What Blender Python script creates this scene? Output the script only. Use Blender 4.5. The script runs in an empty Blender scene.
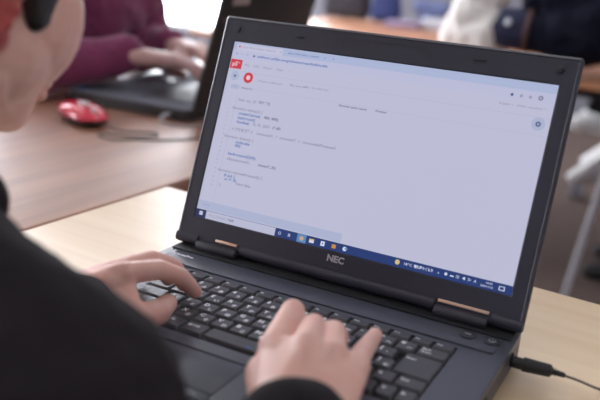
import bpy, bmesh, math, random
from mathutils import Vector, Matrix, Quaternion
random.seed(7)
C = bpy.context.scene.collection
OZ = 0.77            # height of the laptop's deck above the floor; all coordinates below are given from that deck
T = -0.03            # table top
R = math.radians
PI = math.pi

# ------------------------------------------------------------------ helpers
def tag(o, label=None, cat=None, group=None, kind=None):
    if label: o['label'] = label
    if cat: o['category'] = cat
    if group: o['group'] = group
    if kind: o['kind'] = kind
    return o

def empty(name, loc, rz=0.0, label=None, cat=None, group=None):
    o = bpy.data.objects.new(name, None)
    C.objects.link(o)
    o.empty_display_size = .05
    o.location = (loc[0], loc[1], loc[2] + OZ)
    o.rotation_euler = (0, 0, rz)
    return tag(o, label, cat, group)

def link(name, me, m=None, parent=None, world=False, smooth=True, angle=35):
    """link a mesh; world=True: its vertices are in deck coordinates and get moved into the parent's frame"""
    o = bpy.data.objects.new(name, me)
    C.objects.link(o)
    if m is not None:
        me.materials.clear()
        for mm in (m if isinstance(m, (list, tuple)) else [m]):
            me.materials.append(mm)
    if parent is not None:
        o.parent = parent
        if world:
            base = parent
            L = Vector((0, 0, 0))
            while base is not None:
                L += base.location
                base = base.parent
            me.transform(Matrix.Translation(Vector((0, 0, OZ)) - L))
    elif world:
        me.transform(Matrix.Translation((0, 0, OZ)))
    if smooth:
        me.polygons.foreach_set('use_smooth', [True] * len(me.polygons))
        if angle < 180:
            try: me.set_sharp_from_angle(angle=R(angle))
            except Exception: pass
    return o

def bme(bm):
    me = bpy.data.meshes.new('m')
    bm.to_mesh(me); bm.free()
    return me

def thing_mesh(o):
    """move a top-level mesh's origin to the bottom of its middle"""
    vs = [v.co for v in o.data.vertices]
    c = Vector(((min(v.x for v in vs)+max(v.x for v in vs))/2, (min(v.y for v in vs)+max(v.y for v in vs))/2, min(v.z for v in vs)))
    o.data.transform(Matrix.Translation(-c)); o.location = c
    return o

def box(bm, c, s, bev=0.0, seg=2, M=None, mi=0):
    t = bmesh.new()
    bmesh.ops.create_cube(t, size=1)
    for v in t.verts: v.co = Vector((v.co.x*s[0], v.co.y*s[1], v.co.z*s[2]))
    if bev > 0:
        bmesh.ops.bevel(t, geom=list(t.edges), offset=min(bev, min(s)*.49), segments=seg, profile=.5, affect='EDGES')
    for v in t.verts:
        v.co += Vector(c)
        if M is not None: v.co = M @ v.co
    for f in t.faces: f.material_index = mi
    me = bpy.data.meshes.new('t'); t.to_mesh(me); t.free(); bm.from_mesh(me); bpy.data.meshes.remove(me)

def mbox(c, s, bev=0.0, seg=2, M=None):
    bm = bmesh.new(); box(bm, c, s, bev, seg, M); return bme(bm)

def cyl(bm, p0, p1, r0, r1=None, n=24, caps=True, bev=0):
    if r1 is None: r1 = r0
    p0, p1 = Vector(p0), Vector(p1)
    d = p1 - p0; L = d.length
    q = Vector((0, 0, 1)).rotation_difference(d.normalized()).to_matrix().to_4x4()
    M = Matrix.Translation(p0) @ q
    prof = [(r0, 0), (r1, L)]
    if bev:
        prof = [(r0-bev, 0), (r0-bev*.3, bev*.3), (r0, bev), (r1, L-bev), (r1-bev*.3, L-bev*.3), (r1-bev, L)]
    rings = []
    for r, h in prof:
        rings.append([bm.verts.new(M @ Vector((r*math.cos(2*PI*k/n), r*math.sin(2*PI*k/n), h))) for k in range(n)])
    for a, b in zip(rings, rings[1:]):
        for k in range(n): bm.faces.new((a[k], a[(k+1) % n], b[(k+1) % n], b[k]))
    if caps:
        bm.faces.new(rings[0][::-1]); bm.faces.new(rings[-1])

def smooth_path(pts, per=8):
    P = [Vector(p) for p in pts]
    P = [P[0]*2-P[1]] + P + [P[-1]*2-P[-2]]
    out = []
    for i in range(1, len(P)-2):
        for k in range(per):
            t = k/per
            a, b, c, d = P[i-1], P[i], P[i+1], P[i+2]
            out.append(.5*((2*b)+(c-a)*t+(2*a-5*b+4*c-d)*t*t+(3*b-a-3*c+d)*t**3))
    out.append(P[-2])
    return out

def tube(bm, pts, rad, n=12, per=8, smooth=True):
    P = smooth_path(pts, per) if smooth else [Vector(p) for p in pts]
    rings = []
    up = Vector((0, 0, 1))
    for i, p in enumerate(P):
        d = (P[min(i+1, len(P)-1)] - P[max(i-1, 0)]).normalized()
        s = d.cross(up)
        if s.length < 1e-3: s = d.cross(Vector((1, 0, 0)))
        s.normalize(); u = s.cross(d)
        r = rad(i/(len(P)-1)) if callable(rad) else rad
        rings.append([bm.verts.new(p + s*r*math.cos(2*PI*k/n) + u*r*math.sin(2*PI*k/n)) for k in range(n)])
    for a, b in zip(rings, rings[1:]):
        for k in range(n): bm.faces.new((a[k], a[(k+1) % n], b[(k+1) % n], b[k]))
    bm.faces.new(rings[0][::-1]); bm.faces.new(rings[-1])

def extrude_profile(bm, prof, x0, x1):
    """prof: list of (y, z) points, extruded along x"""
    a = [bm.verts.new((x0, y, z)) for y, z in prof]
    b = [bm.verts.new((x1, y, z)) for y, z in prof]
    n = len(prof)
    for k in range(n): bm.faces.new((a[k], a[(k+1) % n], b[(k+1) % n], b[k]))
    bm.faces.new(a[::-1]); bm.faces.new(b)
    bmesh.ops.recalc_face_normals(bm, faces=list(bm.faces))

def rrect(w, h, r, n=6, cx=0, cy=0):
    pts = []
    for sx, sy, a0 in ((1, 1, 0), (-1, 1, 90), (-1, -1, 180), (1, -1, 270)):
        for k in range(n+1):
            a = R(a0 + 90*k/n)
            pts.append((cx + sx*(w/2-r) + r*math.cos(a), cy + sy*(h/2-r) + r*math.sin(a)))
    return pts

def plate(bm, pts, z0, z1, M=None, mi=0):
    M = M or Matrix()
    a = [bm.verts.new(M @ Vector((x, y, z0))) for x, y in pts]
    b = [bm.verts.new(M @ Vector((x, y, z1))) for x, y in pts]
    n = len(pts)
    fs = [bm.faces.new((a[k], a[(k+1) % n], b[(k+1) % n], b[k])) for k in range(n)]
    fs += [bm.faces.new(a[::-1]), bm.faces.new(b)]
    for f in fs: f.material_index = mi

# ------------------------------------------------------------------ materials
MATS = {}
def mat(name, col, rough=.5, metal=0., var=.0, scale=30., bump=0., spec=.5, emit=None, estr=0., coat=0., sheen=0., sss=0., bscale=None):
    if name in MATS: return MATS[name]
    m = bpy.data.materials.new(name); m.use_nodes = True
    nt = m.node_tree; b = nt.nodes['Principled BSDF']
    b.inputs['Base Color'].default_value = (*col, 1)
    b.inputs['Roughness'].default_value = rough
    b.inputs['Metallic'].default_value = metal
    b.inputs['Specular IOR Level'].default_value = spec
    if coat: b.inputs['Coat Weight'].default_value = coat; b.inputs['Coat Roughness'].default_value = .12
    if sheen: b.inputs['Sheen Weight'].default_value = sheen; b.inputs['Sheen Roughness'].default_value = .4
    if sss:
        b.inputs['Subsurface Weight'].default_value = sss
        b.inputs['Subsurface Radius'].default_value = (1, .35, .2)
        b.inputs['Subsurface Scale'].default_value = .006
    if emit is not None:
        b.inputs['Emission Color'].default_value = (*emit, 1)
        b.inputs['Emission Strength'].default_value = estr
    tc = nt.nodes.new('ShaderNodeTexCoord')
    if var > 0:
        nz = nt.nodes.new('ShaderNodeTexNoise'); nz.inputs['Scale'].default_value = scale; nz.inputs['Detail'].default_value = 4
        nt.links.new(tc.outputs['Object'], nz.inputs['Vector'])
        mr = nt.nodes.new('ShaderNodeMapRange'); mr.inputs['To Min'].default_value = 1-var; mr.inputs['To Max'].default_value = 1+var
        nt.links.new(nz.outputs['Fac'], mr.inputs['Value'])
        mx = nt.nodes.new('ShaderNodeVectorMath'); mx.operation = 'SCALE'; mx.inputs[0].default_value = col
        nt.links.new(mr.outputs['Result'], mx.inputs['Scale']); nt.links.new(mx.outputs['Vector'], b.inputs['Base Color'])
    if bump > 0:
        n2 = nt.nodes.new('ShaderNodeTexNoise'); n2.inputs['Scale'].default_value = bscale or scale*8; n2.inputs['Detail'].default_value = 3
        nt.links.new(tc.outputs['Object'], n2.inputs['Vector'])
        bp = nt.nodes.new('ShaderNodeBump'); bp.inputs['Strength'].default_value = bump; bp.inputs['Distance'].default_value = .002
        nt.links.new(n2.outputs['Fac'], bp.inputs['Height']); nt.links.new(bp.outputs['Normal'], b.inputs['Normal'])
    MATS[name] = m
    return m

def wood(name, c0, c1, rough, axis='X', scale=6., spec=.5, coat=0.):
    m = bpy.data.materials.new(name); m.use_nodes = True
    nt = m.node_tree; b = nt.nodes['Principled BSDF']; L = nt.links.new
    tc = nt.nodes.new('ShaderNodeTexCoord'); mp = nt.nodes.new('ShaderNodeMapping')
    mp.inputs['Scale'].default_value = (.6, 14, 14) if axis == 'X' else (14, .6, 14)
    L(tc.outputs['Object'], mp.inputs['Vector'])
    nz = nt.nodes.new('ShaderNodeTexNoise'); nz.inputs['Scale'].default_value = scale; nz.inputs['Detail'].default_value = 6; nz.inputs['Distortion'].default_value = .6
    L(mp.outputs['Vector'], nz.inputs['Vector'])
    n2 = nt.nodes.new('ShaderNodeTexNoise'); n2.inputs['Scale'].default_value = scale*.25; n2.inputs['Detail'].default_value = 2
    L(mp.outputs['Vector'], n2.inputs['Vector'])
    ad = nt.nodes.new('ShaderNodeMath'); ad.operation = 'MULTIPLY_ADD'; ad.inputs[1].default_value = .6
    L(n2.outputs['Fac'], ad.inputs[0])
    h = nt.nodes.new('ShaderNodeMath'); h.operation = 'MULTIPLY'; h.inputs[1].default_value = .5; L(nz.outputs['Fac'], h.inputs[0]); L(h.outputs[0], ad.inputs[2])
    cr = nt.nodes.new('ShaderNodeValToRGB'); cr.color_ramp.elements[0].position = .38; cr.color_ramp.elements[1].position = .7
    cr.color_ramp.elements[0].color = (*c0, 1); cr.color_ramp.elements[1].color = (*c1, 1)
    L(ad.outputs[0], cr.inputs['Fac']); L(cr.outputs['Color'], b.inputs['Base Color'])
    b.inputs['Roughness'].default_value = rough; b.inputs['Specular IOR Level'].default_value = spec
    if coat: b.inputs['Coat Weight'].default_value = coat; b.inputs['Coat Roughness'].default_value = rough*.8
    b.inputs['Coat IOR'].default_value = 1.8
    MATS[name] = m
    return m

def lin(r, g, b):
    f = lambda c: (c/255/12.92) if c/255 <= .04045 else ((c/255+.055)/1.055)**2.4
    return (f(r), f(g), f(b))

EXPO = 0.35
def glow(name, rgb, k=1.0):
    """a lit pixel of a display: dark glass that gives off the colour"""
    c = lin(*rgb)
    return mat(name, (.012, .012, .014), rough=.55, spec=.25, emit=c, estr=k/(2**EXPO))

case = mat('laptop_case', (.034, .033, .042), .42, var=.05, scale=60, bump=.12, bscale=1800, spec=.5)
bezel_m = mat('laptop_bezel', (.032, .031, .047), .36, var=.04, scale=60, bump=.10, bscale=1800, spec=.5)
deck_m = mat('laptop_deck', (.074, .079, .100), .36, var=.04, scale=50, bump=.10, bscale=1600, spec=.55)
key_m = mat('key_plastic', (.062, .060, .067), .40, var=.05, scale=100, bump=.1, bscale=2500, spec=.5)
well_m = mat('key_well', (.006, .006, .008), .6)
legend_m = mat('key_print', (.85, .85, .88), .6, var=.03)
legend_b = mat('key_print_blue', (.05, .16, .42), .6, var=.03)
rubber = mat('black_rubber', (.012, .012, .013), .7, var=.05)
copper = mat('hinge_metal', (.86, .60, .44), .42, metal=.7, var=.05, scale=80)
silver = mat('silver_print', (.62, .62, .66), .35, metal=.6, var=.03)
bump_rub = mat('bezel_bumper', (.014, .014, .018), .35, var=.05)

# ------------------------------------------------------------------ text
def text_mesh(s, size, ax='LEFT', M=None, ext=0.0, bold=0.0, sx=1.0):
    cu = bpy.data.curves.new('t', 'FONT'); cu.body = s; cu.size = size; cu.align_x = ax; cu.align_y = 'CENTER'
    cu.resolution_u = 2; cu.extrude = ext; cu.offset = bold
    o = bpy.data.objects.new('t', cu); C.objects.link(o)
    bpy.context.view_layer.update()
    me = bpy.data.meshes.new_from_object(o.evaluated_get(bpy.context.evaluated_depsgraph_get()))
    bpy.data.objects.remove(o); bpy.data.curves.remove(cu)
    me.transform(Matrix.Diagonal((sx, 1, 1, 1)))
    if M is not None: me.transform(M)
    return me

def join_meshes(mes):
    bm = bmesh.new()
    for m in mes:
        bm.from_mesh(m); bpy.data.meshes.remove(m)
    return bme(bm)

# ------------------------------------------------------------------ organic bodies
def sphere(bm, c, r, sc=(1, 1, 1), rot=None, seg=20):
    M = Matrix.Translation(c) @ (rot.to_4x4() if rot is not None else Matrix()) @ Matrix.Diagonal((r*sc[0], r*sc[1], r*sc[2], 1))
    bmesh.ops.create_uvsphere(bm, u_segments=seg, v_segments=seg//2+2, radius=1, matrix=M)

def capsule(bm, p0, r0, p1, r1, seg=14):
    t = bmesh.new()
    sphere(t, Vector(p0), r0, seg=seg); sphere(t, Vector(p1), r1, seg=seg)
    res = bmesh.ops.convex_hull(t, input=list(t.verts))
    bmesh.ops.delete(t, geom=list({e for e in res['geom_interior'] if isinstance(e, bmesh.types.BMVert)}), context='VERTS')
    me = bpy.data.meshes.new('t'); t.to_mesh(me); t.free(); bm.from_mesh(me); bpy.data.meshes.remove(me)

def chain(bm, pts):
    for (a, ra), (b, rb) in zip(pts, pts[1:]): capsule(bm, a, ra, b, rb)

def hull(bm, balls, seg=12):
    t = bmesh.new()
    for c, r in balls: sphere(t, Vector(c), r, seg=seg)
    res = bmesh.ops.convex_hull(t, input=list(t.verts))
    bmesh.ops.delete(t, geom=list({e for e in res['geom_interior'] if isinstance(e, bmesh.types.BMVert)}), context='VERTS')
    me = bpy.data.meshes.new('t'); t.to_mesh(me); t.free(); bm.from_mesh(me); bpy.data.meshes.remove(me)

def remesh(bm, voxel, smooth=4, fac=.5, disp=None):
    me = bme(bm)
    o = bpy.data.objects.new('t', me); C.objects.link(o)
    m = o.modifiers.new('r', 'REMESH'); m.mode = 'VOXEL'; m.voxel_size = voxel; m.use_smooth_shade = True
    s = o.modifiers.new('s', 'SMOOTH'); s.factor = fac; s.iterations = smooth
    for (size, strength) in (disp or []):
        tx = bpy.data.textures.new('folds', 'CLOUDS'); tx.noise_scale = size; tx.noise_depth = 2
        d = o.modifiers.new('d', 'DISPLACE'); d.texture = tx; d.strength = strength; d.mid_level = .5
    bpy.context.view_layer.update()
    out = bpy.data.meshes.new_from_object(o.evaluated_get(bpy.context.evaluated_depsgraph_get()))
    bpy.data.objects.remove(o); bpy.data.meshes.remove(me)
    return out

def hand(bm, wrist, F, thumb, k=1.0, tips=None):
    """F: four fingers (index..little), each MCP, PIP, DIP, tip; thumb: CMC, MCP, IP, tip"""
    w = Vector(wrist)
    fr = [(.0098, .0088, .0080, .0068), (.0100, .0090, .0081, .0069), (.0096, .0085, .0076, .0065), (.0088, .0074, .0067, .0058)]
    for f, r in zip(F, fr):
        P = [Vector(p) for p in f]
        chain(bm, [(P[0], r[0]*k), (P[1], r[1]*k), (P[2], r[2]*k), (P[3], r[3]*k)])
    M = [Vector(f[0]) for f in F]
    cx = (M[0]-M[3]).normalized()
    # palm: wrist ball pair and the knuckles, pair by pair so that the dips between the knuckles stay
    wa, wb = w + cx*.014*k, w - cx*.014*k
    down = Vector((0, 0, -.006*k))
    for i in range(3):
        hull(bm, [(M[i]+down*.6, .0105*k), (M[i+1]+down*.6, .0100*k), (wa, .0165*k), (wb, .0160*k)])
    for i in range(4):
        capsule(bm, M[i], .0105*k, w.lerp(M[i], .25), .012*k)
    t = [Vector(p) for p in thumb]
    chain(bm, [(w.lerp(t[0], .5), .0150*k), (t[0], .0150*k), (t[1], .0125*k), (t[2], .0110*k), (t[3], .0088*k)])
    hull(bm, [(t[0], .0130*k), (t[1], .0105*k), (M[0]+down*1.4, .0085*k), (w, .0140*k)])

def face_frame(c, fwd, up=Vector((0, 0, 1))):
    f = Vector(fwd).normalized(); x = f.cross(up).normalized(); u = x.cross(f)
    return Matrix((( x.x, f.x, u.x), (x.y, f.y, u.y), (x.z, f.z, u.z))), Vector(c)    # columns: right, forward, up

def head(bm, c, fwd, k=1.0, up=Vector((0, 0, 1))):
    """head centred between the ears; local x = the person's right, y = forward, z = up"""
    Rm, c = face_frame(c, fwd, up)
    P = lambda x, y, z: c + Rm @ (Vector((x, y, z))*k)
    sphere(bm, P(0, -.010, .045), .095*k, (.80, 1.02, .88), Rm, 28)       # skull
    sphere(bm, P(0, .040, .020), .070*k, (.88, .70, 1.0), Rm, 24)        # brow and upper face
    hull(bm, [(P(.046, .010, -.046), .020*k), (P(-.046, .010, -.046), .020*k), (P(.012, .066, -.070), .017*k), (P(-.012, .066, -.070), .017*k),
              (P(.050, .045, -.005), .020*k), (P(-.050, .045, -.005), .020*k), (P(0, .072, -.03), .024*k)])   # jaw, cheeks
    for s in (1, -1):
        sphere(bm, P(s*.030, .046, -.008), .045*k, (1, .95, 1.15), Rm)                        # cheek
        sphere(bm, P(s*.034, .026, -.030), .038*k, (1, 1.1, 1), Rm)
        # ear: rim, bowl and lobe
        for a in range(0, 250, 22):
            aa = R(a-30)
            p = P(s*(.079+.006*math.sin(R(a*.7))), -.022-.015*math.cos(aa+R(60)), .002+.026*math.sin(aa+R(60)))
            sphere(bm, p, .0046*k)
        sphere(bm, P(s*.077, -.018, -.002), .018*k, (.32, .75, 1.25), Rm)
        sphere(bm, P(s*.078, -.012, -.026), .0085*k, (.6, 1, 1.1), Rm)
        sphere(bm, P(s*.030, .088, .022), .012*k, (1.2, .5, .7), Rm)                         # eyelids
        sphere(bm, P(s*.009, .104, -.024), .0075*k, (1, 1, .8), Rm)                           # nostrils
        capsule(bm, P(s*.008, .092, .040), .010*k, P(s*.042, .082, .040), .008*k)             # brow ridge
    capsule(bm, P(0, .094, .022), .008*k, P(0, .114, -.018), .0095*k)                         # nose
    capsule(bm, P(-.018, .093, -.048), .006*k, P(.018, .093, -.048), .006*k)                  # lips
    capsule(bm, P(-.016, .091, -.057), .006*k, P(.016, .091, -.057), .006*k)
    sphere(bm, P(0, .078, -.070), .016*k)
    hull(bm, [(P(0, .045, -.078), .020*k), (P(0, .005, -.075), .036*k), (P(0, -.01, -.12), .045*k)])    # under the chin                                                     # chin
    return P, Rm

# ================================================================== SETTING
wall_m = mat('wall_paint', lin(196, 194, 196), .85, var=.02, scale=3, bump=.05)
wallg_m = mat('grey_wall_paint', lin(122, 120, 128), .85, var=.02, scale=3, bump=.05)
floor_m = mat('brown_carpet', (.115, .075, .062), .95, var=.18, scale=26, bump=.5, bscale=400)
ceil_m = mat('ceiling_paint', (.62, .62, .61), .9, var=.02, scale=4)
frame_m = mat('window_frame', (.55, .55, .55), .4, var=.02)
pane_m = mat('daylit_pane', (.8, .8, .8), .2, emit=(.88, .92, 1.0), estr=9.5)
X0, X1, Y0, Y1, ZC = -4.6, 3.2, -3.2, 5.2, 2.45
FL = -.77
def struct(name, me, m): return tag(link(name, me, m, world=True, smooth=False), kind='structure')
struct('floor', mbox(((X0+X1)/2, (Y0+Y1)/2, FL-.05), (X1-X0+.2, Y1-Y0+.2, .1)), floor_m)
struct('ceiling', mbox(((X0+X1)/2, (Y0+Y1)/2, ZC+.05), (X1-X0+.2, Y1-Y0+.2, .1)), ceil_m)
def wall_with_holes(name, axis, pos, lo, hi, holes, m, th=.1):
    """axis 'y': wall in the plane y=pos; holes: (a0, a1, z0, z1) along the wall"""
    bm = bmesh.new()
    def add(a0, a1, z0, z1):
        if a1-a0 < 1e-4 or z1-z0 < 1e-4: return
        c = ((a0+a1)/2, pos, (z0+z1)/2) if axis == 'y' else (pos, (a0+a1)/2, (z0+z1)/2)
        s = (a1-a0, th, z1-z0) if axis == 'y' else (th, a1-a0, z1-z0)
        box(bm, c, s)
    cur = lo
    for a0, a1, z0, z1 in sorted(holes):
        add(cur, a0, FL, ZC); add(a0, a1, FL, z0); add(a0, a1, z1, ZC); cur = a1
    add(cur, hi, FL, ZC)
    return struct(name, bme(bm), m)
WB = [(-4.45, -3.45, -.45, 2.35), (-3.35, -2.70, -.45, 2.35)]
WL = [(-2.0, -.6, .1, 1.7), (1.1, 2.9, .1, 2.35), (3.05, 5.0, .1, 2.35)]
WR = []
wall_with_holes('wall_back', 'y', Y1+.05, X0, X1, WB, wallg_m)
wall_with_holes('wall_front', 'y', Y0-.05, X0, X1, [], wall_m)
wall_with_holes('wall_left', 'x', X0-.05, Y0, Y1, WL, wall_m)
wall_with_holes('wall_right', 'x', X1+.05, Y0, Y1, WR, wall_m)
nw = 0
for axis, pos, holes in (('y', Y1+.05, WB), ('x', X0-.05, WL), ('x', X1+.05, WR)):
    for a0, a1, z0, z1 in holes:
        nw += 1
        bm = bmesh.new(); w = .04
        def bar(b0, b1, y0, y1, bm=bm, axis=axis, pos=pos):
            c = ((b0+b1)/2, pos, (y0+y1)/2) if axis == 'y' else (pos, (b0+b1)/2, (y0+y1)/2)
            s = (b1-b0, .08, y1-y0) if axis == 'y' else (.08, b1-b0, y1-y0)
            box(bm, c, s, .004)
        bar(a0, a0+w, z0, z1); bar(a1-w, a1, z0, z1); bar(a0, a1, z0, z0+w); bar(a0, a1, z1-w, z1)
        bar((a0+a1)/2-.015, (a0+a1)/2+.015, z0, z1)
        win = struct('window_%d' % nw, bme(bm), frame_m)
        c = ((a0+a1)/2, pos+.01, (z0+z1)/2) if axis == 'y' else (pos, (a0+a1)/2, (z0+z1)/2)
        s = (a1-a0, .008, z1-z0) if axis == 'y' else (.008, a1-a0, z1-z0)
        link('glass_pane', mbox(c, s), pane_m, win, world=True, smooth=False)
for nm, c, s in (('baseboard_back', ((X0+X1)/2, Y1-.006, FL+.04), (X1-X0, .012, .08)), ('baseboard_left', (X0+.006, (Y0+Y1)/2, FL+.04), (.012, Y1-Y0, .08)),
                 ('baseboard_right', (X1-.006, (Y0+Y1)/2, FL+.04), (.012, Y1-Y0, .08)), ('baseboard_front', ((X0+X1)/2, Y0+.006, FL+.04), (X1-X0, .012, .08))):
    struct(nm, mbox(c, s, .003), frame_m)
lamp_m = mat('lamp_diffuser', (.8, .8, .8), .5, emit=(.97, .96, 1.0), estr=5.0)
lamp_f = mat('lamp_housing', (.7, .7, .7), .4, var=.02)
first = None
for i, (lx, ly) in enumerate([(-2.6, -1.2), (-.2, -1.2), (2.0, -1.2), (-2.6, 1.4), (-.2, 1.4), (2.0, 1.4), (-2.6, 3.8), (-.2, 3.8), (2.0, 3.8)]):
    if first is None:
        t = empty('ceiling_light', (lx, ly, ZC-.07), 0, 'white rectangular ceiling light on the ceiling', 'ceiling light', 'rectangular ceiling lights')
        h = link('housing', mbox((0, 0, .045), (1.24, .30, .05), .006), lamp_f, t, smooth=False)
        d = link('diffuser', mbox((0, 0, .012), (1.18, .25, .02), .004), lamp_m, t, smooth=False)
        first = t
    else:
        t = first.copy(); C.objects.link(t); t.location = (lx, ly, ZC-.07+OZ)
        for ch in (h, d):
            c2 = ch.copy(); C.objects.link(c2); c2.parent = t

# ================================================================== TABLES
maple = wood('light_maple', lin(224, 193, 152), lin(234, 208, 172), .50, 'X', 5, spec=.8, coat=.7)
brownw = wood('brown_woodgrain', lin(134, 80, 50), lin(168, 110, 74), .55, 'Y', 5, spec=1.0, coat=1.0)
orangew = wood('orange_woodgrain', lin(176, 118, 84), lin(200, 142, 106), .42, 'X', 5)
steel = mat('grey_steel', (.33, .33, .36), .35, metal=.7, var=.04)
white_metal = mat('white_metal', (.62, .61, .60), .4, var=.04)
dark_under = mat('dark_panel', (.02, .02, .022), .6, var=.05)
def table(name, label, cat, cx, cy, w, d, top, wm, rz=0, th=.022, legm=None, inset=.04, splay=0.0, thin=.016, panel=False):
    t = empty(name, (cx, cy, FL), rz, label, cat)
    h = top - FL
    link('tabletop', mbox((0, 0, h-th/2), (w, d, th), .003), wm, t, angle=30)
    bm = bmesh.new()
    for sx in (-1, 1): box(bm, (sx*(w/2-inset-.02), 0, h-th-.025), (.03, d-2*inset, .035), .003)
    for sy in (-1, 1): box(bm, (0, sy*(d/2-inset-.02), h-th-.025), (w-2*inset, .03, .035), .003)
    link('apron', bme(bm), dark_under, t, angle=30)
    for sx in (-1, 1):
        for sy in (-1, 1):
            bm = bmesh.new(); x, y = sx*(w/2-inset-.018), sy*(d/2-min(inset, .012)-.014)
            cyl(bm, (x, y, .012), (x + splay*sx, y, h-th-.006), thin)
            lg = link('leg', bme(bm), legm or steel, t)
            bm = bmesh.new(); cyl(bm, (x, y, 0), (x, y, .014), thin+.004, bev=.003)
            link('foot_cap', bme(bm), rubber, lg)
    if panel:
        link('modesty_panel', mbox((0, d/2-.10, h-.12), (w-.2, .012, .20), .003), dark_under, t, angle=30)
    return t
E0 = R(-4.0)
# pale table under the laptop: its far left corner lies at (-.383, .243)
def corner_table(cornx, corny, w, d, rz):
    c, s = math.cos(rz), math.sin(rz)
    return cornx + (w/2)*c + (d/2)*s, corny + (w/2)*s - (d/2)*c
cx, cy = corner_table(-.383, .245, 1.5, .60, E0)
table('desk', 'pale maple desk under the near black laptop, with steel legs', 'desk', cx, cy, 1.5, .60, T, maple, E0)
# brown table to its left, butted against it
c, s = math.cos(E0), math.sin(E0)
bw, bd = .76, 2.0
# its right edge runs along the pale desk's left edge
ex, ey = -.383 - .004, .245
bx = ex - (bw/2)*c + .35*(-s); by = ey - (bw/2)*s + .35*c
table('work_table', 'glossy brown woodgrain table carrying the red mouse and the far laptop', 'table', bx, by, bw, bd, T, brownw, E0)
table('back_table', 'orange-brown wooden table near the back wall, topped by bags and papers', 'table', -.735, 2.65, 1.73, 1.32, T, orangew, R(-1.5), inset=.12, splay=.085, thin=.010, panel=True, legm=mat('pale_steel', (.62, .61, .66), .35, metal=.2, var=.04))

# ================================================================== NEAR LAPTOP
L1 = empty('laptop', (0, 0, T), 0, 'black laptop with a lit code editor on its screen, open on the pale desk', 'laptop')
def L(name, me, m, parent=L1, **k): return link(name, me, m, parent, world=True, **k)
KX0, KX1, KY0, KY1 = -.1465, .1475, -.1640, -.0495
bm = bmesh.new()
# base as a rounded slab with a well for the keyboard: four rails and a floor
W2 = .1868
def rail(x0, x1, y0, y1, z0, z1, b=.002): box(bm, ((x0+x1)/2, (y0+y1)/2, (z0+z1)/2), (x1-x0, y1-y0, z1-z0), b)
YF, YB = -.246, .022
plate(bm, rrect(2*W2, YB-YF, .010, cx=0, cy=(YF+YB)/2), -.024, -.006)
plate(bm, rrect(2*W2-.012, YB-YF-.012, .008, cx=0, cy=(YF+YB)/2), -.0275, -.024)
base = L('base', bme(bm), case, angle=40)
bm = bmesh.new()
def ring_plate(bm, outer, inner, z0, z1, M=None):
    """flat ring between two outlines of equal point count"""
    M = M or Matrix()
    lay = []
    for pts, z in ((outer, z1), (inner, z1), (inner, z0), (outer, z0)):
        lay.append([bm.verts.new(M @ Vector((x, y, z))) for x, y in pts])
    n = len(outer)
    for a, b in zip(lay, lay[1:]+lay[:1]):
        for k in range(n): bm.faces.new((a[k], b[k], b[(k+1) % n], a[(k+1) % n]))
    bmesh.ops.recalc_face_normals(bm, faces=list(bm.faces))
kc = ((KX0+KX1)/2, (KY0+KY1)/2)
inner = rrect(KX1-KX0, KY1-KY0, .002, cx=kc[0], cy=kc[1])
ring_plate(bm, rrect(2*W2, YB-YF, .010, cx=0, cy=(YF+YB)/2), inner, -.006, -.0006)
ring_plate(bm, rrect(2*W2-.0016, YB-YF-.0016, .009, cx=0, cy=(YF+YB)/2), inner, -.0006, 0)
L('palm_rest', bme(bm), deck_m, angle=25)
L('keyboard_well', mbox((kc[0], kc[1], -.0052), (KX1-KX0, KY1-KY0, .0012)), well_m, smooth=False)
# raised strip above the keyboard and the groove along its near side
bm = bmesh.new()
box(bm, (0, -.0285, .0008), (.352, .030, .0016), .0008)
L('speaker_strip', bme(bm), deck_m, angle=25)
bm = bmesh.new(); box(bm, (0, -.1800, .0003), (.366, .0016, .0008), .0003); L('deck_groove', bme(bm), well_m, angle=25)
L('gap_shade_rail', mbox((0, .0045, .0008), (.366, .0300, .0024), .001), well_m, angle=25)  # black rail added on the deck, standing for the shade in the lid gap
# touchpad
tp = L('touchpad', mbox((-.03, -.208, .0003), (.095, .046, .0010), .0004), mat('touchpad_surface', (.064, .069, .088), .40, var=.03, scale=60), angle=25)
for sx in (-1, 1):
    L('touchpad_button', mbox((-.03+sx*.024, -.238, .0006), (.047, .010, .0018), .0006), deck_m, angle=25)
bm = bmesh.new(); 
for x in (-.16, .16):
    for y in (-.225, .0): 
        bm2 = bmesh.new(); cyl(bm2, (x, y, T), (x, y, -.0270), .009, bev=.0008); L('rubber_foot', bme(bm2), rubber)
bm.free()
# round buttons right of the strip, with their marks
for x, kind in ((.148, 'eco'), (.1695, 'power')):
    bm = bmesh.new(); cyl(bm, (x, -.0235, .0006), (x, -.0235, .0030), .0078, bev=.0007, n=32)
    pb = L('power_button' if kind == 'power' else 'round_button', bme(bm), case)
    bm = bmesh.new()
    if kind == 'power':
        pts = [(x+.0030*math.cos(R(a)), -.0235+.0030*math.sin(R(a)), .0031) for a in range(125, 416, 15)]
        tube(bm, pts, .00035, 6, 1, False); tube(bm, [(x, -.0225, .0031), (x, -.0193, .0031)], .00035, 6, 1, False)
    else:
        box(bm, (x, -.0235, .0031), (.006, .0016, .0003))
    L('button_mark', bme(bm), silver, pb)
L('model_lettering', text_mesh('VersaPro', .0062, 'LEFT', Matrix.Translation((-.170, -.0245, .0017)), .0001, .0002, 1.05), legend_m, smooth=False)
bm = bmesh.new()
for k in range(3): box(bm, (W2+.0002, -.10-.006*k, -.012), (.0012, .003, .006))
L('side_ports', bme(bm), well_m, smooth=False)
bm = bmesh.new(); cyl(bm, (W2-.002, -.0155, -.0140), (W2+.0012, -.0155, -.0140), .0062)
L('power_socket', bme(bm), well_m)

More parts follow.
